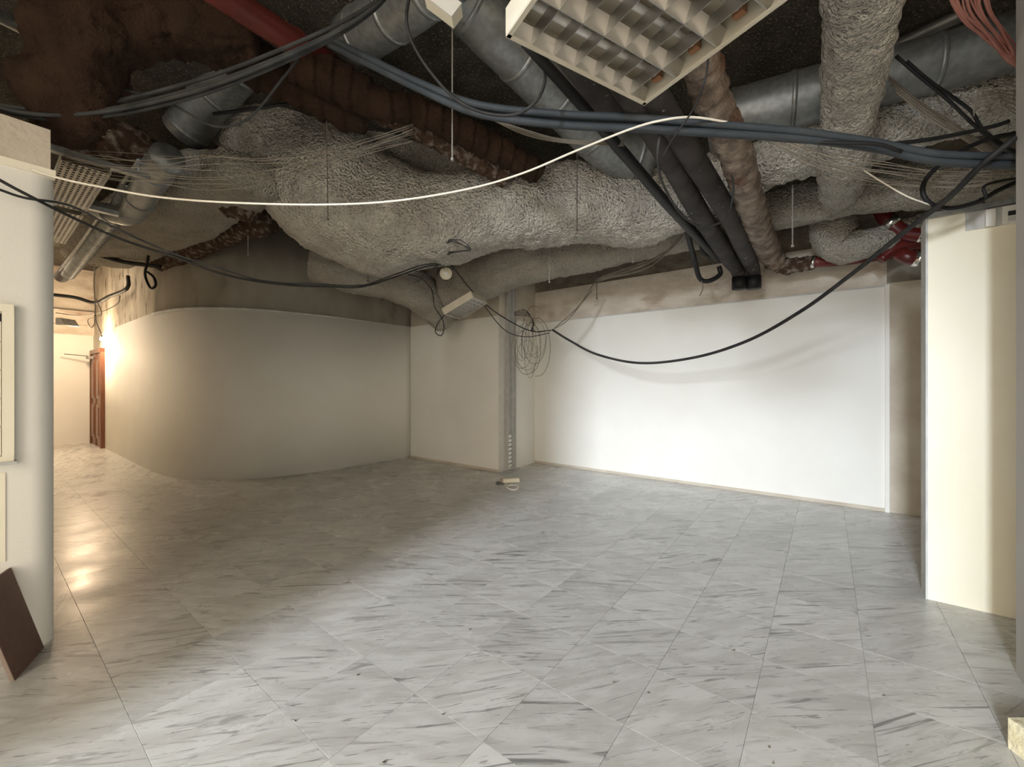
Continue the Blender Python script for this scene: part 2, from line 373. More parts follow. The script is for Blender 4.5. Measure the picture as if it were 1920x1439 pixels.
# corridor end wall and unseen side
fw1 = corr_end; fw0 = fw1-A*3.6
we = ribbon('wall_corridor_end', [fw0, fw1], 0, 2.80, .2, M['paint']); struct(we)
ribbon('rough_upper', [fw0+B*-.02, fw1+A*.1-B*.02], 2.80, SLAB, .18, M['rough_plaster'], we)
MB().box((fw0+fw1)/2+B*.06+Vector((0, 0, 3.23)), (fw1-fw0)/2, B*.07, (0, 0, .17)).build('plaster_ledge', M['rough_plaster'], we)
ribbon('wall_corridor_side', [fw0+B*9, fw0], 0, SLAB, .2, M['paint']); struct(bpy.data.objects['wall_corridor_side'])
# dropped beam across the corridor ceiling
bs = F(285, 885); 
o = MB().box(bs-A*1.2-B*.6+Vector((0, 0, 4.2)), A*1.3, B*.25, (0, 0, .3)).build('trim_2', M['concrete']); struct(o)
# corridor door
dd = empty('door_1', F(195, 840)-B*.62); dd['kind'] = 'structure'
def dpt(s, d, z): return -A*0 + B*s - A*d + Vector((0, 0, z))
fr = MB()
fr.box(dpt(-.70, .03, 1.2), B*.05, A*.05, (0, 0, 1.2)).box(dpt(.70, .03, 1.2), B*.05, A*.05, (0, 0, 1.2)).box(dpt(0, .03, 2.35), B*.75, A*.05, (0, 0, .05))
fr.build('door_frame', M['wood'], dd)
leaf = MB().box(dpt(0, .02, 1.15), B*.65, A*.03, (0, 0, 1.15)).build('door_leaf', M['wood'], dd)
for s0 in (-.33, .33):
    for z0, hz in ((.62, .42), (1.66, .48)):
        pm = MB(); pm.box(dpt(s0, .06, z0), B*.22, A*.012, (0, 0, hz)).box(dpt(s0, .07, z0), B*.15, A*.012, (0, 0, hz-.08))
        pm.build('panel', M['wood'], leaf)
MB().box(dpt(0, .055, 1.15), B*.012, A*.012, (0, 0, 1.15)).build('meeting_stile', M['wood'], leaf)
cl = MB().box(dpt(-.3, .13, 2.2), B*.12, A*.05, (0, 0, .03)); cl.tube([dpt(-.3, .16, 2.24), dpt(-.5, .55, 2.28)], .012, 6)
cl.build('door_closer', M['galv_dark'], dd)

# ------------------------------------------------------------ ducts and pipes
def fbm(v, s, o=3): return noise.fractal(v*s, .9, 2.0, o)
def spray_tube(name, ctrl, mat_, label, parent=None, n=56, step=.035, ell=1.0, amp=.018, power=2.6, cat='duct', lump=.05, lumps=1.6, group=None):
    """ctrl: (px, py, Y, radius in px)"""
    pts = [P(c[0], c[1], c[2]) for c in ctrl]; sp = spline(pts, step)
    rs = lerp_list([c[3]/FPX*c[2] for c in ctrl], pts, sp)
    r0, r1 = rs[0], rs[-1]
    # round off the ends
    def disp(v, i, k, a): return amp*fbm(v, 12, 2)+.7*amp*noise.noise(v*22)+lump*noise.noise(v*lumps)
    o = MB().tube(sp, rs, n, True, ell=ell, disp=disp, power=power).build(name, mat_, parent, True)
    if not parent: tag(o, label, cat, group)
    return o
spray_tube('insulated_duct', [(425, 215, 4.7, 62), (530, 290, 4.9, 92), (620, 362, 5.0, 112), (715, 412, 5.05, 98), (830, 412, 5.0, 80), (950, 390, 4.9, 70), (1060, 388, 4.8, 66), (1180, 388, 4.65, 64),
    (1270, 378, 4.4, 54), (1400, 312, 3.95, 50), (1500, 278, 3.7, 48), (1650, 240, 3.4, 50), (1780, 207, 3.2, 54), (1960, 165, 2.95, 58)], M['spray_light'],
    'largest sprayed insulated duct sagging across the middle of the ceiling', n=88, step=.03, lump=.075, amp=.022)
spray_tube('insulated_duct', [(590, 490, 6.25, 40), (660, 505, 6.35, 46), (740, 522, 6.5, 40), (800, 560, 6.8, 34), (835, 610, 7.1, 18)], M['spray'],
    'grey insulated duct branch tapering down to the corner of the curved wall', n=56)
spray_tube('insulated_duct', [(845, 548, 6.75, 43), (950, 502, 6.3, 40), (1100, 470, 5.9, 37), (1300, 428, 5.15, 37), (1500, 382, 4.6, 38), (1700, 350, 4.05, 38), (1960, 322, 3.6, 40)], M['spray'],
    'long insulated duct running just in front of the back wall beam', n=56)
spray_tube('insulated_duct', [(1625, -120, 1.9, 66), (1618, 0, 2.2, 56), (1608, 110, 2.6, 50), (1595, 210, 3.0, 45), (1585, 290, 3.4, 40), (1579, 335, 3.85, 36), (1576, 362, 4.3, 32)], M['spray_light'],
    'round insulated duct running straight back from the top edge, right of the lamp', n=64, lump=.03, power=2.2)
spray_tube('insulated_duct', [(1565, 385, 4.9, 36), (1562, 440, 4.8, 36), (1582, 462, 4.75, 34), (1625, 458, 4.6, 26), (1690, 434, 4.5, 22), (1760, 408, 4.35, 20)], M['spray'],
    'small insulated elbow dropping beside the red pipe above the back wall', n=44, lump=.02, power=2.1)
spray_tube('insulated_duct', [(470, 325, 4.1, 62), (400, 352, 4.6, 75), (320, 400, 5.3, 72), (240, 440, 6.2, 60), (190, 470, 7.0, 52)], M['spray'],
    'broad flat insulated duct heading left into the corridor', n=64, ell=.55, power=4, lump=.04)
spray_tube('insulated_duct', [(400, 150, 4.6, 80), (560, 190, 5.0, 90), (700, 235, 5.3, 85), (820, 290, 5.6, 70), (960, 330, 5.9, 60)], M['spray'],
    'insulated beam casing behind the two brown lagged pipes', n=56, lump=.08, cat='beam casing')
# brown crumbling casing, top left
def lag(name, ctrl, mat_, label, n=32, step=.014, wrap=.16, depth=.12, ell=1, lump=.02, amp=.01, cat='pipe', caps=True, group=None, power=2):
    pts = [P(c[0], c[1], c[2]) for c in ctrl]; sp = spline(pts, step); rs = lerp_list([c[3]/FPX*c[2] for c in ctrl], pts, sp)
    L_ = [0]
    for i in range(1, len(sp)): L_.append(L_[-1]+(sp[i]-sp[i-1]).length)
    def disp(v, i, k, a):
        s = ((L_[i]/wrap + a/(2*math.pi)+.12*noise.noise(v*2)) % 1.0)
        return rs[i]*depth*1.25*(s-.5)+lump*noise.noise(v*5)+amp*fbm(v, 25, 2)
    o = MB().tube(sp, rs, n, caps, ell=ell, disp=disp, power=power).build(name, mat_, None, True)
    return tag(o, label, cat, group)
lag('lagged_duct', [(480, 62, 2.9, 50), (390, 38, 2.8, 66), (300, 18, 2.7, 66), (215, 38, 2.6, 66), (150, 100, 2.55, 72), (118, 190, 2.6, 66), (118, 262, 2.7, 40)], M['rust'],
    'fat rust brown lagged duct bending down in the top left corner', n=64, step=.025, wrap=.45, depth=.08, lump=.07, amp=.03, cat='duct')
lag('lagged_pipe', [(120, 262, 3.7, 40), (210, 262, 3.8, 36), (280, 290, 4.0, 32), (340, 325, 4.3, 28), (410, 362, 4.6, 26), (455, 385, 4.7, 28), (480, 400, 4.75, 22)], M['rust_dusty'],
    'dusty brown lagged pipe curling under the grey duct at left', wrap=.2, lump=.04)
lag('lagged_pipe', [(395, 60, 3.1, 46), (470, 110, 3.25, 44), (560, 165, 3.45, 33), (640, 205, 3.6, 30), (690, 222, 3.7, 27)], M['rust'],
    'short thick brown lagged pipe below the red pipe', wrap=.16, depth=.16, lump=.03)
lag('lagged_pipe', [(545, 115, 3.2, 30), (620, 150, 3.35, 36), (680, 180, 3.45, 34), (715, 195, 3.5, 28), (790, 212, 3.65, 25), (870, 250, 3.85, 25), (950, 290, 4.1, 23), (1010, 325, 4.3, 20)], M['rust'],
    'upper of the two parallel brown lagged pipes', wrap=.15, depth=.16, lump=.02)
lag('lagged_pipe', [(690, 200, 3.75, 22), (760, 222, 3.85, 24), (830, 262, 4.05, 24), (900, 300, 4.25, 22), (950, 330, 4.4, 20)], M['rust_dusty'],
    'lower dusty brown lagged pipe ending on the large duct', wrap=.12, depth=.14, lump=.03)
lag('lagged_pipe', [(500, 415, 5.3, 24), (440, 430, 5.7, 22), (370, 462, 6.3, 20), (300, 492, 7.0, 15)], M['rust_dusty'],
    'ribbed brown lagged pipe above the stained concrete', wrap=.07, depth=.12, lump=.02)
lag('lagged_pipe', [(1285, 40, 2.0, 34), (1320, 135, 2.4, 32), (1345, 210, 2.6, 30), (1368, 255, 2.8, 28), (1391, 325, 3.25, 25), (1412, 400, 3.95, 22), (1436, 465, 5.0, 20), (1456, 492, 5.3, 17)], M['tan'],
    'tan wrapped pipe with peeling bands beside the black pipes', wrap=.13, depth=.16, lump=.012)
lag('lagged_pipe', [(1440, 490, 5.3, 15), (1475, 498, 5.25, 15), (1510, 496, 5.15, 13), (1530, 492, 5.05, 11)], M['rust_dusty'],
    'short frayed brown lagged pipe end on the beam', wrap=.12, depth=.15, lump=.03)
def pipe(name, ctrl, r, mat_, label, n=20, cat='pipe', group=None, bands=0, band_mat=None, step=.08, ribs=0):
    pts = [P(*c[:3]) for c in ctrl]; sp = spline(pts, step)
    rs = lerp_list([c[3]/FPX*c[2] if len(c) > 3 else r for c in ctrl], pts, sp)
    o = MB().tube(sp, rs, n).build(name, mat_, None, True); tag(o, label, cat, group)
    if bands:
        for k in range(bands):
            i = max(1, min(len(sp)-2, int((k+.6)/bands*len(sp)))); d = (sp[i+1]-sp[i-1]).normalized()
            MB().tube([sp[i]-d*.018, sp[i]+d*.018], rs[i]+.007, n).build('seam_ring', band_mat or mat_, o, True)
    return o
pipe('sprinkler_main', [(370, -40, 2.3, 26), (500, 46, 2.8, 24), (625, 126, 3.6, 21)], .1, M['red'], 'bright red pipe crossing above the brown lagged pipes', bands=1)
pipe('galvanised_duct', [(830, -40, 2.9, 50), (930, 60, 3.2, 50), (1020, 150, 3.6, 48), (1090, 225, 3.95, 44), (1150, 280, 4.2, 42), (1215, 300, 4.3, 40)], .2, M['galv'],
    'long round galvanised duct running from the junction box to the large duct', n=32, cat='duct', bands=5)
pipe('galvanised_duct', [(850, -60, 2.6, 50), (760, 10, 2.95, 47), (660, 78, 3.4, 42)], .2, M['galv'], 'round galvanised duct behind the blue grey cables at upper centre', n=32, cat='duct', bands=3)
pipe('galvanised_duct', [(470, 110, 3.9, 36), (420, 160, 4.1, 36), (345, 250, 4.3, 35)], .2, M['galv'], 'open-ended galvanised duct poking down beside the brown casing', n=32, cat='duct', bands=3)
pipe('galvanised_duct', [(1330, 235, 3.75, 48), (1450, 200, 3.5, 48), (1800, 108, 2.95, 50), (1960, 60, 2.75, 52)], .2, M['galv'], 'galvanised duct passing behind the round insulated duct', n=32, cat='duct', bands=5)
for i, (pth, lab) in enumerate([
    ([(1130, 100, 2.0, 26), (1200, 205, 2.42, 23), (1256, 300, 2.97, 20), (1312, 400, 3.85, 17), (1367, 485, 5.1, 14), (1382, 506, 5.4, 12), (1386, 520, 5.4, 11.5), (1386, 542, 5.4, 11)], 'left of two long dark drain pipes ending in a downturn at the back wall'),
    ([(1160, 70, 1.92, 28), (1235, 190, 2.36, 24), (1302, 300, 2.97, 21), (1364, 400, 3.85, 17), (1401, 480, 5.0, 14), (1411, 503, 5.3, 12), (1413, 518, 5.35, 11.5), (1413, 541, 5.35, 11)], 'right of two long dark drain pipes ending in a downturn at the back wall')]):
    o = pipe('drain_pipe', pth, .1, M['black_pipe'], lab, n=24)
    e = [P(c[0], c[1], c[2]) for c in pth[-2:]]
    MB().tube([e[0]-Vector((0, 0, .0)), e[1]-Vector((0, 0, .005))], .088, 24).build('coupling', M['black'], o, True)
pipe('conduit', [(985, 80, 2.0, 10), (1080, 185, 2.4, 10), (1180, 300, 3.0, 10), (1262, 395, 3.8, 9), (1348, 487, 5.2, 7)], .05, M['black'], 'straight black conduit beside the left drain pipe', n=12)
pipe('conduit', [(1035, 60, 2.5, 26), (1110, 160, 2.9, 24), (1160, 225, 3.3, 18)], .05, M['black_pipe'], 'dark pipe stub between galvanised duct and hanging lamp', n=16)
pipe('steel_pipe', [(1370, 200, 4.2, 10), (1560, 140, 3.85, 11), (1820, 20, 3.2, 12)], .05, M['galv_dark'], 'upper dark steel pipe crossing behind the round insulated duct', n=12)
pipe('steel_pipe', [(1370, 170, 4.3, 6), (1560, 100, 3.9, 6), (1820, -30, 3.3, 6)], .05, M['galv_dark'], 'thin dark steel pipe high under the slab at right', n=12)
# small red sprinkler pipes at right
rp = pipe('sprinkler_pipe', [(1522, 492, 5.05, 9), (1575, 490, 4.95, 9), (1650, 480, 4.85, 9), (1740, 470, 4.6, 9)], .05, M['red'], 'short red pipe lying behind the small insulated elbow', n=16)
MB().tube([P(1522, 492, 5.04), P(1528, 492, 5.02)], .072, 16).build('coupling', M['chrome'], rp, True)
def red_elbow(pts, lab, cps):
    o = pipe('sprinkler_pipe', pts, .07, M['dark_red'], lab, n=18, step=.03)
    for a, b in cps: MB().tube([P(*a), P(*b)], a_r(a), 18).build('coupling', M['chrome'], o, True)
def a_r(a): return 14.5/FPX*a[2]
red_elbow([(1656, 368, 4.5, 14), (1655, 395, 4.5, 14), (1668, 417, 4.45, 13), (1700, 438, 4.4, 13), (1745, 442, 4.3, 13)], 'dark red pipe elbow with bright coupling, topmost beside the partition', [((1665, 413, 4.45), (1676, 422, 4.43)), ((1722, 440, 4.35), (1732, 441, 4.33))])
red_elbow([(1688, 475, 4.3, 13), (1700, 482, 4.25, 13), (1725, 486, 4.2, 12), (1745, 486, 4.15, 12)], 'lowest dark red pipe elbow with bright coupling beside the partition', [((1714, 485, 4.2), (1728, 486, 4.18))])
red_elbow([(1650, 488, 4.55, 8), (1680, 465, 4.5, 12), (1710, 455, 4.45, 13), (1745, 452, 4.4, 13)], 'middle dark red pipe behind the diagonal black cable', [])
# corridor ducts
flx = [P(248, 345, 4.2), P(222, 395, 4.6), P(180, 450, 5.5), (P(128, 515, 6.9))]
sp = spline(flx, .016); rr_ = []
for i, p in enumerate(sp): rr_.append(.078+.010*(1 if (i//2) % 2 else -1))
tag(MB().tube(sp, rr_, 20).build('flexible_duct', M['galv'], None, True), 'ribbed metal flexible duct pointing down into the corridor', 'duct')
o = pipe('galvanised_duct', [(315, 295, 3.6, 27), (285, 335, 3.9, 25), (258, 385, 4.3, 21), (240, 404, 4.4, 18), (215, 402, 4.45, 16), (165, 388, 4.5, 15)], .1, M['galv'], 'smooth steel duct with elbow above the flexible duct', n=24, cat='duct', step=.04, bands=3)
pipe('conduit', [(262, 300, 3.7, 4), (205, 382, 4.6, 4), (112, 515, 7.0, 4)], .02, M['galv'], 'thin steel conduit beside the perforated tray', n=10)
pipe('conduit', [(285, 300, 3.9, 12), (215, 400, 4.9, 12), (115, 520, 7.2, 10)], .05, M['black_pipe'], 'dark pipe between perforated tray and flexible duct', n=14)
pipe('conduit', [(140, 115, 3.0, 12), (60, 60, 2.7, 14), (-40, 10, 2.4, 14)], .05, M['galv_dark'], 'dull steel channel in the top left corner', n=12)
# black pipe in the corridor
pipe('conduit', [(90, 552, 9.2, 3.2), (140, 558, 9.2, 3.2), (178, 568, 9.2, 3.2), (205, 556, 8.6, 3.2), (238, 541, 8.0, 3.2), (240, 518, 8.0, 3.2)], .03, M['black'], 'black bent conduit hanging under the corridor ceiling', n=10)
pipe('conduit', [(190, 480, 6.6, 4), (235, 492, 6.6, 4), (300, 500, 6.6, 4)], .03, M['black_pipe'], 'dusty dark conduit above the stained concrete wall', n=10)

# ------------------------------------------------------------ perforated trays
def tray(name, p0, length, width, label):
    nx, ny = 8, max(2, int(length/.052)); dx, dy = width/nx, length/ny; b = MB(); h = .006
    U, V = A, -B
    for i in range(nx):
        for j in range(ny):
            o_ = p0+U*(i*dx)+V*(j*dy)
            q = [o_, o_+U*dx, o_+U*dx+V*dy, o_+V*dy]; c = (q[0]+q[2])/2
            r_ = [c+(v-c).dot(U)*U*.5+(v-c).dot(V)*V*.62 for v in q]
            b.add(q+r_, [(0,1,5,4), (1,2,6,5), (2,3,7,6), (3,0,4,7)])
    o = b.build(name, M['cream_steel']); tag(o, label, 'cable tray')
    for s in (0, 1):
        e = p0+U*(width*s)
        MB().box(e+V*length/2+Vector((0, 0, .025)), V*length/2, U*.002, (0, 0, .025)).build('side_flange', M['cream_steel'], o)
    return o
t0 = Zp(114, 300, 3.15)
tray('perforated_tray', t0, 1.15, .26, 'cream perforated cable tray above the end of the left wall')
tray('perforated_tray', t0-B*1.3, 1.3, .26, 'second cream perforated tray further down the corridor')
for k, L_ in enumerate((.02, 1.2)):
    o = MB().box(t0-B*L_+A*.22+Vector((0, 0, .07)), A*.27, B*.03, (0, 0, .02)).build('support_channel', M['galv'], None)
    tag(o, ('steel channel across the near end of the perforated tray', 'steel channel between the two perforated trays')[k], 'channel')

# ------------------------------------------------------------ louvred lamps
def lamp(name, O, u, v, wv, label, size=.62, rows=4, cells=7):
    """O: a corner of the open face, u along the rows, v across, wv up into the housing"""
    u, v, wv = Vector(u).normalized(), Vector(v).normalized(), Vector(wv).normalized()
    root = empty(name, O); tag(root, label, 'ceiling light')
    s = size; hgt = .09; t = .004
    hb = MB()
    hb.box(u*s/2+v*s/2+wv*hgt, u*s/2, v*s/2, wv*.002)
    for (c, a1) in ((v*0, u), (v*s, u)): hb.box(c+u*s/2+wv*hgt/2, u*s/2, v*.003, wv*hgt/2)
    for c in (u*0, u*s): hb.box(c+v*s/2+wv*hgt/2, u*.003, v*s/2, wv*hgt/2)
    hb.build('housing', M['cream_steel'], root)
    fr_ = MB()
    for c in (v*.006, v*(s-.006)): fr_.box(c+u*s/2-wv*.002, u*s/2, v*.008, wv*.002)
    for c in (u*.006, u*(s-.006)): fr_.box(c+v*s/2-wv*.002, u*.008, v*s/2, wv*.002)
    fr_.build('rim', M['cream_steel'], root)
    d = s/rows; c_ = s/cells; lh = .045
    for r in range(rows+1):
        y = v*(r*d); m_ = MB()
        a0 = 0 if r == 0 else -.03; a1 = 0 if r == rows else .03
        m_.prism([y-v*.0015, y+v*.0015, y+v*(a1 or .002)+wv*lh, y+v*(a0 or -.002)+wv*lh], u*s)
        m_.build('reflector', M['louvre'], root)
    for r in range(rows):
        for k in range(1, cells):
            x = u*(k*c_)+v*(r*d); m_ = MB()
            hw = .006
            m_.prism([x-u*.001, x+u*.001, x+u*hw+wv*lh, x-u*hw+wv*lh], v*d)
            m_.build('blade', M['louvre'], root)
        yy = v*((r+.5)*d)+wv*.065
        MB().tube([yy+u*.03, yy+u*(s-.03)], .013, 12).build('fluorescent_tube', M['glass_tube'], root, True)
        for e in (.02, s-.02):
            MB().box(yy+u*e, u*.012, v*.018, wv*.022).build('lampholder', M['holder'], root)
    return root
BR = Zp(1208, 196, 2.7); uu = (Zp(943, 64, 2.7)-BR).normalized(); vv = (Zp(1425, -5, 2.7)-BR).normalized()
vv = (vv-uu*vv.dot(uu)).normalized()
lamp('louvred_ceiling_lamp', BR, uu, vv, (0, 0, 1), 'unlit louvred square ceiling lamp hanging large at the top centre', size=.655)
q1, q2, q4 = P(833, 590, 5.6), P(888, 557, 5.45), P(858, 606, 6.15)
u2 = (q2-q1).normalized(); v2 = (P(884, 596, 6.2)-q1); v2 = (v2-u2*v2.dot(u2)).normalized()
lamp('louvred_ceiling_lamp', q1, u2, v2, u2.cross(v2)*(1 if u2.cross(v2).z > 0 else -1), 'small-looking tilted louvred lamp hanging by the far corner', size=.48)
for k, (a, b) in enumerate([((1010, -10, 1.45), (1000, -200, 1.45)), ((1207, 190, 1.7), (1208, -60, 1.75))]):
    pass

# ------------------------------------------------------------ cables
def cable(ctrl, r, mat_, label, cat='cable', name='cable', group=None, n=7, jit=0, step=.05, parent=None):
    pts = [P(*c[:3])+Vector((random.uniform(-jit, jit), random.uniform(-jit, jit), random.uniform(-jit, jit))) for c in ctrl]
    sp = spline(pts, step); o = MB().tube(sp, r, n).build(name, mat_, parent, True)
    if not parent: tag(o, label, cat, group)
    return o
main = [(618, 78, 2.9), (700, 118, 2.75), (800, 165, 2.6), (900, 203, 2.5), (1050, 222, 2.4), (1200, 231, 2.35), (1350, 243, 2.3), (1500, 254, 2.3), (1640, 272, 2.3), (1760, 294, 2.3), (1930, 300, 2.3)]
for k, (dy, dY, rad, lab) in enumerate([(-7, .0, .021, 'uppermost thick blue grey cable of the bundle across the ceiling'), (9, .02, .022, 'lowest thick blue grey cable of the bundle across the ceiling'), (1, .06, .019, 'thick blue grey cable in the middle of the ceiling bundle')]):
    ph = k*1.3
    cable([(x, y+dy*(1-.35*math.sin(i*.9+ph)), Y+dY) for i, (x, y, Y) in enumerate(main)], rad, M['cable_blue'], lab, group='blue grey cable bundle')
cable([(1690, 285, 2.25), (1640, 270, 2.25), (1560, 268, 2.3), (1440, 260, 2.4), (1380, 248, 2.5)], .012, M['black'], 'black cable hugging the underside of the blue grey bundle')
cable([(1560, 268, 2.4), (1640, 272, 2.4), (1740, 262, 2.4), (1850, 240, 2.4), (1890, 228, 2.4)], .012, M['black'], 'black cable rising right from the blue grey bundle')
left = [(-30, 196, 2.3), (40, 212, 2.4), (120, 216, 2.5), (220, 205, 2.6), (330, 180, 2.6), (440, 145, 2.6), (560, 95, 2.6), (640, 55, 2.6), (700, 15, 2.6), (745, -30, 2.6)]
for k, (dy, f, lab) in enumerate([(-2, 3, 'topmost dark cable sagging across the upper left'), (4, -8, 'middle dark cable sagging across the upper left'), (1, 10, 'lowest dark cable sagging across the upper left'), (-4, -14, 'looser dark cable arching over the others at upper left')]):
    cable([(x, y+dy+f*math.sin(math.pi*i/9), Y+.02*k) for i, (x, y, Y) in enumerate(left)], .012, M['cable_grey'], lab, group='dark cables at upper left')
cable([(195, 145, 2.7), (240, 170, 2.7), (290, 182, 2.7), (340, 205, 2.7), (395, 235, 2.8), (440, 235, 2.8), (480, 210, 2.8), (520, 160, 2.8), (560, 110, 2.8)], .008, M['cable_grey'], 'thin dark cable drooping in front of the open galvanised duct')
cable([(400, 214, 3.5), (470, 205, 3.5), (555, 192, 3.5)], .014, M['black'], 'stiff black cable in front of the grey insulated duct')
cable([(770, -20, 2.2), (762, 40, 2.2), (778, 90, 2.25), (815, 145, 2.3), (860, 190, 2.3), (910, 212, 2.3), (965, 215, 2.25), (1005, 190, 2.2), (1022, 150, 2.2), (1018, 100, 2.2)], .009, M['cable_black'], 'dark cable making a wide loop left of the hanging lamp')
cable([(60, 318, 2.3), (110, 334, 2.35), (200, 353, 2.4), (300, 370, 2.45), (430, 380, 2.5), (600, 384, 2.6), (740, 377, 2.6), (880, 354, 2.6), (980, 325, 2.55), (1080, 283, 2.45), (1180, 243, 2.35), (1240, 226, 2.25), (1300, 220, 2.25), (1380, 232, 2.3)], .0062, M['cable_white'], 'single white cable sagging the full width below the ducts', cat='cable')
cable([(1905, 258, 2.2), (1840, 310, 2.3), (1780, 370, 2.5), (1700, 432, 2.8), (1600, 512, 3.3), (1500, 585, 3.9), (1400, 640, 4.5), (1300, 671, 5.1), (1200, 681, 5.6), (1120, 665, 6.0), (1070, 640, 6.3), (1036, 619, 6.5)], .017, M['cable_black'], 'heavy black cable sweeping from the top right to the wire knot')
cable([(1036, 619, 6.5), (1000, 622, 6.55), (960, 605, 6.5), (915, 575, 6.3), (880, 540, 5.9), (852, 505, 5.4), (838, 498, 5.2), (800, 500, 4.8), (740, 520, 4.4), (680, 538, 4.0), (620, 538, 3.8), (520, 533, 3.4), (420, 515, 3.1), (330, 483, 2.9), (230, 450, 2.7), (140, 410, 2.5), (60, 370, 2.3), (0, 338, 2.2), (-60, 300, 2.1)], .0085, M['cable_black'], 'thin black cable running from the wire knot past the detector to the left wall', group='long thin ceiling cables')
cable([(1030, 625, 6.5), (985, 632, 6.5), (945, 618, 6.4), (905, 570, 6.2), (870, 528, 5.8), (845, 500, 5.3), (800, 496, 4.85), (740, 515, 4.45), (680, 535, 4.05), (600, 533, 3.7), (500, 528, 3.35), (400, 500, 3.05), (310, 470, 2.85), (210, 425, 2.6), (130, 385, 2.45), (50, 372, 2.3), (0, 356, 2.2), (-60, 335, 2.1)], .007, M['cable_grey'], 'thin dusty cable beside the black one from the wire knot to the left', group='long thin ceiling cables')
cable([(1110, 545, 6.6), (1075, 585, 6.55), (1040, 615, 6.5)], .010, M['wire'], 'beige cord rising from the wire knot to the beam', group='cords rising from the knot')
cable([(1118, 525, 6.6), (1070, 595, 6.5), (1030, 622, 6.5)], .009, M['wire'], 'slightly lower beige cord rising from the wire knot to the beam', group='cords rising from the knot')
# rings of cable at right
cable([(1905, 250, 2.6), (1850, 262, 2.6), (1790, 290, 2.6), (1745, 325, 2.6), (1730, 355, 2.6), (1742, 380, 2.6), (1780, 391, 2.6), (1830, 380, 2.6), (1870, 358, 2.6), (1905, 342, 2.6)], .014, M['black'], 'black cable bent into a big ring above the partition')
cable([(1850, 372, 2.5), (1845, 350, 2.5), (1875, 340, 2.5), (1905, 335, 2.5)], .008, M['black'], 'short black cable inside the ring above the partition')
cable([(1700, 115, 2.7), (1740, 150, 2.7), (1790, 185, 2.7), (1822, 210, 2.7), (1845, 245, 2.7), (1905, 290, 2.7)], .010, M['black'], 'upper black cable dropping diagonally at the right edge', group='diagonal dark cables at right')
cable([(1680, 105, 2.7), (1720, 140, 2.7), (1780, 190, 2.7), (1830, 238, 2.7), (1870, 270, 2.7), (1905, 285, 2.7)], .010, M['black'], 'second black cable dropping diagonally at the right edge', group='diagonal dark cables at right')
for k in range(4):
    cable([(1655+8*k, 135+12*k, 2.9), (1730+5*k, 195+10*k, 2.9), (1800+4*k, 240+8*k, 2.9), (1905, 310+5*k, 2.9)], .006, M['wire'], 'thin beige wire dropping diagonally at right, '+('topmost', 'second', 'third', 'lowest')[k]+' of four', group='diagonal beige wires at right', name='wire', cat='wire')
for k in range(9):
    r1 = random.uniform
    cable([(1826, 215+r1(-3, 3), 2.5), (1830+r1(-4, 6), 190+r1(-8, 8), 2.5), (1855+r1(-5, 5), 150+5*k+r1(-5, 5), 2.5), (1910, 145+9*k, 2.5)], .003, M['wire'], 'thin beige wire fanning out at the right edge', group='fanned wires at right edge', name='wire', cat='wire')
for k in range(14):
    r1 = random.uniform
    cable([(1768+7*k*.9+r1(-6, 6), -30, 2.1), (1790+5*k+r1(-8, 8), 20, 2.15), (1822+4*k+r1(-8, 8), 55, 2.2), (1880+2*k, 95+r1(-10, 22), 2.25), (1915, 110+r1(-14, 30), 2.25)], .0045 if k % 3 else .007, M['wire_pink'], 'faded pinkish red wire of the bunch in the top right corner', group='pinkish wires at top right', name='wire', cat='wire')
for k in range(11):
    r1 = random.uniform; q = k/10
    cable([(1385+45*q, 246+r1(-2, 4), 2.6), (1470+20*q, 262+34*q+r1(-4, 4), 2.65), (1560, 288+42*q+r1(-5, 5), 2.7), (1660, 305+48*q+r1(-5, 5), 2.75), (1780, 322+38*q+r1(-6, 6), 2.75), (1905, 318+30*q+r1(-5, 5), 2.7)], .0027, M['wire_coil'] if k % 2 else M['wire'], 'thin beige wire sagging below the blue grey bundle at right', group='beige wires below the bundle', name='wire', cat='wire')
cable([(1620, 320, 2.6), (1660, 345, 2.6), (1700, 368, 2.6), (1745, 385, 2.6)], .0045, M['cable_white'], 'pale thin cable curving down to the partition corner')
for k in range(12):
    r1 = random.uniform; q = k/11
    cable([(775, 232+30*q*r1(.6, 1.2), 3.3), (690, 262+26*q+r1(-5, 5), 3.25), (590, 284+36*q+r1(-5, 5), 3.2), (490, 292+58*q+r1(-7, 7), 3.1), (390, 292+62*q+r1(-9, 9), 3.0), (300, 290+58*q+r1(-9, 9), 2.9), (205, 288+45*q+r1(-8, 8), 2.8), (120, 282+30*q, 2.75)], .0022, M['wire_dark'] if k % 3 == 0 else M['wire'], ('fine dark wire strung in front of the grey ducts at left', 'fine beige wire strung in front of the grey ducts at left')[1 if k % 3 else 0], group='fine wires strung at left', name='wire', cat='wire')
for k in range(4):
    r1 = random.uniform
    cable([(885+4*k, 208+k, 2.7), (980, 242+3*k, 2.7), (1060, 262+2*k, 2.75), (1170, 266+2.5*k, 2.8)], .0035, M['wire'], 'beige wire branching just below the blue grey bundle', group='beige wires branching at centre', name='wire', cat='wire')
for k in range(7):
    r1 = random.uniform
    cable([(1290+r1(-6, 6), 415, 4.6), (1262+r1(-6, 6), 462+r1(-5, 5), 5.0), (1210, 497+r1(-8, 10), 5.5), (1130, 522+r1(-5, 5), 6.1), (1112, 530, 6.6)], .005, M['wire'], 'beige wire draped along the back wall beam', group='wires draped on the beam', name='wire', cat='wire')
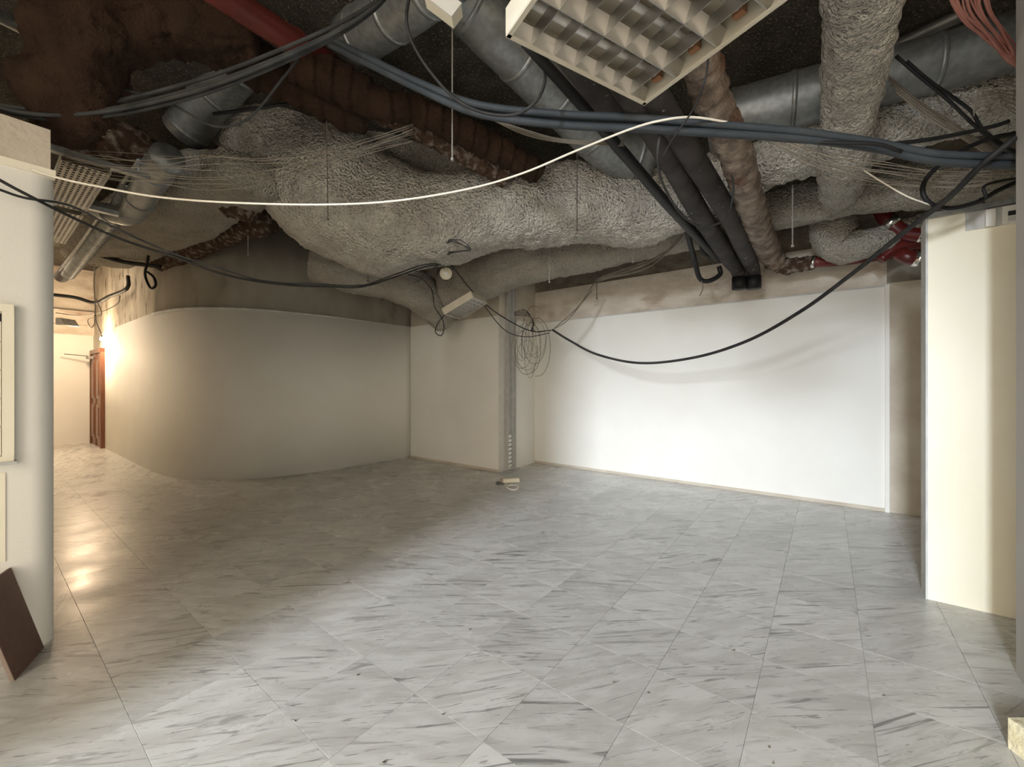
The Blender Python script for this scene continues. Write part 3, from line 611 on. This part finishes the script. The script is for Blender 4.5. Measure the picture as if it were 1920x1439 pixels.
# cables by the drain pipes
cable([(1240, 175, 2.4), (1238, 240, 2.4), (1233, 300, 2.45), (1245, 350, 2.7), (1280, 405, 3.0), (1320, 425, 3.2), (1360, 410, 3.3), (1375, 360, 3.2), (1368, 300, 3.0), (1365, 240, 2.8)], .008, M['cable_grey'], 'grey cable hanging in a loop around the drain pipes')
cable([(1330, 90, 2.0), (1322, 150, 2.0), (1300, 205, 2.1), (1262, 260, 2.2), (1240, 300, 2.3)], .005, M['cable_black'], 'thin black cable crossing the wrapped pipe')
cable([(1285, 400, 4.3), (1290, 440, 4.6), (1300, 480, 5.0), (1312, 522, 5.3), (1330, 527, 5.3), (1350, 515, 5.3), (1348, 500, 5.3)], .030, M['black'], 'thick black hose hooking down in front of the beam')
cable([(1312, 430, 4.8), (1316, 470, 5.0), (1330, 482, 5.2), (1350, 492, 5.3)], .018, M['cable_grey'], 'grey conduit tail beside the black hose')
cable([(1315, 525, 5.3), (1318, 540, 5.3), (1312, 555, 5.3)], .006, M['wire'], 'frayed wire ends below the black hose')
for (a, b, c_, lab) in [((1225, 235, 3.0), (1225, 250, 3.1), None, None)]:
    pass
# detector, its wires
det = empty('heat_detector', P(836, 513, 5.3)); tag(det, 'round cream detector dangling below the large duct', 'detector')
f = Vector((.1, -.9, -.25)).normalized()
def disc(name, off, r, th, m, n=24):
    pts = [f*(-th)+off, f*th+off]; return MB().tube(pts, r, n).build(name, m, det, True)
disc('base', f*0, .078, .012, M['cream_plastic']); disc('cap', f*.025, .058, .014, M['cream_plastic']); disc('sensor', f*.045, .03, .008, M['white_plastic'])
for k in range(7):
    r1 = random.uniform
    cable([(825+r1(-3, 3), 495, 5.1), (835+r1(-4, 4), 470, 4.9), (845+r1(-5, 5), 452+r1(-3, 3), 4.55), (870+r1(-8, 8), 455+r1(-5, 5), 4.5), (880+r1(-4, 4), 468, 4.5), (860+r1(-5, 5), 472, 4.55), (838, 478+r1(-3, 3), 4.8), (832, 505, 5.2)], .005, M['cable_grey'], 'grey wire looping up from the cream detector', group='wires at the detector', name='wire', cat='wire') if k < 3 else \
    cable([(825, 488+r1(-4, 4), 5.0), (815, 505+r1(-5, 5), 5.0), (800+r1(-5, 5), 520+r1(-5, 5), 5.0), (780+r1(-8, 8), 530+r1(-6, 6), 5.0)], .004, M['cable_grey'], 'grey wire trailing left from the cream detector', group='wire tails left of the detector', name='wire', cat='wire')
cable([(765, 515, 5.4), (790, 522, 5.4), (810, 545, 5.5), (815, 575, 5.6), (830, 600, 5.7), (832, 620, 5.7), (826, 630, 5.7), (816, 622, 5.7), (822, 605, 5.7), (832, 592, 5.7), (833, 585, 5.9), (845, 572, 6.2), (860, 570, 6.5)], .007, M['cable_black'], 'black cable with a teardrop loop left of the far lamp')
# coil of wires by the column
for k in range(12):
    r1 = random.uniform; cx, cy = 990+r1(-14, 22), 640+r1(-12, 30); rx, ry = r1(8, 26), r1(25, 60)
    pts = [(cx+rx*math.cos(t*math.pi/5+k), cy+ry*math.sin(t*math.pi/5+k), 6.75+.06*math.sin(t+k)) for t in range(9+k % 3)]
    cable(pts, .004, M['wire_coil'] if k % 3 else M['wire_dark'], ('thin beige wire tangled in the coil hanging beside the trunking', 'dark wire tangled in the coil hanging beside the trunking')[0 if k % 3 else 1], group='coil of wires by the trunking', name='wire', cat='wire', n=6)
for k in range(4):
    cable([(964, 586+k*2, 6.9), (985+3*k, 582+4*k, 6.8), (998+k, 600+k*3, 6.7), (1003-2*k, 622, 6.6), (1036, 619, 6.5)], .006, M['cable_black'], 'black wire arching from the trunking to the knot', group='wires arching to the knot', name='wire', cat='wire', n=6)
# corridor wires
cable([(178, 500, 8.6), (176, 530, 8.7), (178, 565, 8.8), (180, 600, 9.0), (185, 618, 9.2), (190, 628, 9.3)], .010, M['wire_dark'], 'flex holding the lit corridor bulb', name='cable')
cable([(105, 587, 9.3), (150, 592, 9.3), (190, 585, 9.2), (220, 570, 8.6), (225, 555, 8.3)], .010, M['wire_dark'], 'dark wire slung along the corridor wall')
cable([(180, 560, 8.9), (190, 590, 9.1), (165, 600, 9.2), (172, 615, 9.2), (180, 605, 9.2), (190, 625, 9.3)], .008, M['wire_dark'], 'kinked dark wire above the corridor bulb')
cable([(280, 455, 6.4), (277, 490, 6.4), (272, 515, 6.4), (282, 540, 6.4), (292, 535, 6.4), (288, 520, 6.4), (276, 510, 6.4)], .018, M['black'], 'black flex coiled and hanging in front of the stained concrete')
o = empty('corridor_bulb', P(190, 634, 9.35)); tag(o, 'glowing bare bulb hanging at the corridor corner', 'light bulb')
MB().tube([Vector((0, 0, .06)), Vector((0, 0, .02))], .018, 12).build('socket', M['black'], o)
MB().tube([Vector((0, 0, .02)), Vector((0, 0, 0)), Vector((0, 0, -.04)), Vector((0, 0, -.06))], [.014, .026, .028, .012], 14).build('glass', M['bulb'], o, True)
o = MB().prism([P(104, 596, 8.6), P(112, 596, 8.6), P(121, 609, 8.6), P(104, 609, 8.6)], (0, .3, 0)).build('lamp_shade', M['galv_dark']); tag(o, 'grey angular lamp hood at the corridor edge', 'lamp')
# hanging rods
def rod(x, y0, y1, Y, lab, r=.004, bend=0, mat_='rod'):
    a, b = P(x, y0, Y), P(x+bend, y1, Y)
    top = Vector((a.x, a.y, min(SLAB, max(a.z, a.z))))
    o = MB().tube([top, b], r, 6).build('hanger_rod', M[mat_]); tag(o, lab, 'rod')
    MB().tube([b+Vector((0, 0, .012)), b-Vector((0, 0, .004))], r*2.2, 6).build('nut', M[mat_], o)
rod(848, -20, 300, 2.9, 'longest hanger rod, in front of the galvanised duct at centre', .005)
rod(612, 215, 412, 3.6, 'dark hanger rod hanging in front of the large duct at left', .005, 3, 'wire_dark')
rod(1082, 285, 432, 4.0, 'hanger rod in front of the large duct at centre', .005, 0, 'wire_dark')
rod(690, 488, 528, 5.6, 'short rod below the left end of the large duct', .006, 0, 'wire_dark')
rod(1030, 462, 530, 5.4, 'hanger rod in front of the beam, left of centre', .006)
rod(1187, 447, 492, 5.1, 'hanger rod in front of the beam, right of centre', .006)
rod(1119, 505, 560, 6.2, 'short dark rod over the plaster beam', .007, 0, 'wire_dark')
rod(1486, 348, 462, 3.9, 'pale hanger rod right of the wrapped pipe', .006)
rod(465, 405, 478, 5.4, 'thin rod in front of the curved wall concrete', .006)
rod(216, 105, 178, 3.0, 'bent rod hanging over the brown casing, upper length', .007, -6)
rod(210, 178, 242, 3.0, 'bent rod hanging over the brown casing, lower length', .007, -8)
rod(1081+820, 80, 90, 3, 'tiny rod', .002) if False else None
# small junction box
o = empty('junction_box', P(832, 12, 2.4)); tag(o, 'off white junction box at the top edge beside the galvanised duct', 'junction box')
ax = (P(858, 30, 2.4)-P(812, -5, 2.4)).normalized(); ay = ax.cross(Vector((0, 1, 0))).normalized(); az = ax.cross(ay)
MB().box((0, 0, 0), ax*.10, ay*.045, az*.04).build('body', M['cream_plastic'], o)
MB().box(az*(-.043 if az.y > 0 else .043), ax*.103, ay*.048, az*.006).build('lid', M['white_plastic'], o)

# ------------------------------------------------------------ wall items
# trunking on the return wall
tr = empty('cable_trunking', C1); tag(tr, 'tall grey metal cable trunking on the column face', 'trunking')
def rp_(t, d, z): return A*t+B*d+Vector((0, 0, z))
b_ = MB().box(rp_(.26, .012, 1.9), A*.075, B*.012, (0, 0, 1.45)).build('back_plate', M['trunk'], tr)
for t in (.19, .33, .42): MB().box(rp_(t, .035, 1.75), A*.008, B*.03, (0, 0, 1.73)).build('flange', M['trunk'], tr)
MB().box(rp_(.375, .02, 1.75), A*.04, B*.015, (0, 0, 1.72)).build('cover_strip', M['edge'], tr)
for k in range(8):
    MB().box(rp_(.255, .035, .08+.075*k), A*.045, B*.02, (0, 0, .026)).build('socket_block', M['white_plastic'], tr)
MB().box(rp_(.10, .004, 1.36), A*.10, B*.004, (0, 0, 1.36)).build('grey_strip', M['strip'], tr)
# block and cord on the floor
bc = F(957, 905); o = empty('ballast', bc); tag(o, 'small cream ballast lying on the floor by the column', 'ballast')
MB().box((0, 0, .035), Vector((.13, .03, 0)), Vector((-.012, .04, 0)), (0, 0, .03)).build('body', M['cream_plastic'], o)
MB().box((-.13, -.03, .035), Vector((.012, .003, 0)), Vector((-.012, .042, 0)), (0, 0, .033)).build('end_cap', M['tile_edge'], o)
def fc(pts, r, m, lab): 
    sp = spline([F(x, y, r+.001) for x, y in pts], .03); o = MB().tube(sp, r, 6).build('cord', m, None, True); tag(o, lab, 'cord')
fc([(958, 909), (950, 914), (962, 919), (972, 916), (966, 910), (955, 911)], .009, M['cable_white'], 'white cord curled on the floor in front of the ballast')
fc([(945, 908), (935, 904), (930, 906), (938, 909)], .008, M['galv_dark'], 'grey cord end left of the ballast on the floor')
# control box on the partition
cb = PT+B*.295-A*.02; o = empty('control_box', cb+Vector((0, 0, 2.66))); tag(o, 'broken cream control box at the partition top', 'control box')
MB().box((0, 0, 0), B*.022, A*.02, (0, 0, .055)).build('side_plate', M['white_plastic'], o)
MB().box(B*.135, B*.085, A*.02, (0, 0, .058)).build('body', M['white_plastic'], o)
MB().box(B*.115-A*.022+Vector((0, 0, .005)), B*.04, A*.006, (0, 0, .014)).build('display', M['dark'], o)
MB().box(B*.11-A*.022+Vector((0, 0, -.03)), B*.035, A*.004, (0, 0, .016)).build('terminal_strip', M['edge'], o)
cable([(1838, 372, 2.75), (1850, 385, 2.78), (1870, 394, 2.78)], .007, M['cable_grey'], 'short grey cable entering the control box')
# wall-mounted cabinet at left
def wl_pt(px, py, off=0.0):   # on the left wall
    k = (px-CX)/FPX; n = B; d0 = (LE).dot(n)+off
    Y = d0/(k*n.x+n.y); return P(px, py, Y)
c1, c2 = wl_pt(26, 574), wl_pt(22, 868)
base = wl_pt(-60, 720); e1 = wl_pt(25, 720)
zt, zb = c1.z, c2.z; Lc = (e1-base).length; mid = (base+e1)/2
o = empty('distribution_cabinet', Vector((mid.x, mid.y, (zt+zb)/2))); tag(o, 'cream wall cabinet with a column of small latches at the left edge', 'cabinet')
hz = (zt-zb)/2
fb = MB()
fb.box(A*(Lc/2-.02)+B*.02, A*.022, B*.02, (0, 0, hz)).box(-A*(Lc/2-.02)+B*.02, A*.022, B*.02, (0, 0, hz))
fb.box(B*.02+Vector((0, 0, hz-.02)), A*(Lc/2), B*.022, (0, 0, .022)).box(B*.02-Vector((0, 0, hz-.02)), A*(Lc/2), B*.022, (0, 0, .022))
fb.build('frame', M['paint_cream'], o)
nd = 5
for k in range(nd):
    z = hz-.05-(k+.5)*(2*hz-.1)/nd
    dr = MB().box(B*.018+Vector((0, 0, z)), A*(Lc/2-.045), B*.012, (0, 0, (hz-.05)/nd-.004)).build('flap', M['paint_cream'], o)
    MB().box(A*(Lc/2-.075)+B*.033+Vector((0, 0, z)), A*.008, B*.005, (0, 0, .014)).build('latch', M['dark'], dr)
MB().box(A*(Lc/2-.07)+B*.032+Vector((0, 0, hz-.075)), A*.03, B*.003, (0, 0, .022)).build('label_window', M['dark'], o)
MB().box(A*0+B*.03+Vector((0, 0, -hz+.005)), A*(Lc/2+.01), B*.035, (0, 0, .008)).build('sill', M['edge'], o)
q = (wl_pt(-60, 960)+wl_pt(9, 960))/2; q.z = .80; 
o = MB().box(q+B*.003, A*((wl_pt(9, 960)-wl_pt(-60, 960)).length/2), B*.004, (0, 0, .25)).build('access_panel', M['paint_cream']); tag(o, 'flat cream access panel on the wall under the cabinet', 'panel')
# brown tile leaning by the left wall
a0, a1 = F(28, 1277), F(82, 1211)-A*.0+B*.03; v_ = Vector((-.085, -.09, .51))
nrm = (a1-a0).cross(v_).normalized(); th = nrm*(-.012)
o = MB().prism([a0, a1, a1+v_, a0+v_], th).build('ceramic_slab', M['brown_tile']); tag(o, 'dark brown ceramic slab leaning by the left wall on the floor', 'slab')
MB().prism([a0+th*1.01-(a1-a0).normalized()*.012, a0-(a1-a0).normalized()*.001+th*.2, a0+v_+th*.2, a0+v_+th*1.01-(a1-a0).normalized()*.012], (a1-a0).normalized()*.004).build('chipped_edge', M['tile_edge'], o)
# foam block by the right column
fp = F(1890, 1346, .13)
o = MB().box(fp+Vector((.18, -.09, -.065)), (.18, .0, 0), (0, .09, 0), (0, 0, .065)).build('foam_block', M['foam']); tag(o, 'yellow foam block on the floor at the bottom right corner', 'block')
# grit on the floor
sp_m = bpy.data.meshes.new('crumb'); bmx = bmesh.new(); bmesh.ops.create_icosphere(bmx, subdivisions=1, radius=.006); bmx.to_mesh(sp_m); bmx.free(); sp_m.materials.append(M['dark_concrete'])
for k, (x, y) in enumerate([(670, 1266), (880, 1181), (553, 1352), (1375, 1220), (1150, 1280), (1657, 1305), (1442, 1402), (830, 1340), (1505, 987), (718, 1430), (1450, 1432), (1215, 1300)]):
    o = bpy.data.objects.new('crumb', sp_m); COL.objects.link(o); o.location = F(x, y, .004); o.scale = (random.uniform(.7, 1.6), random.uniform(.5, 1), .6)
    tag(o, 'small dark crumb of debris on the marble floor', 'debris', 'debris crumbs on the floor')
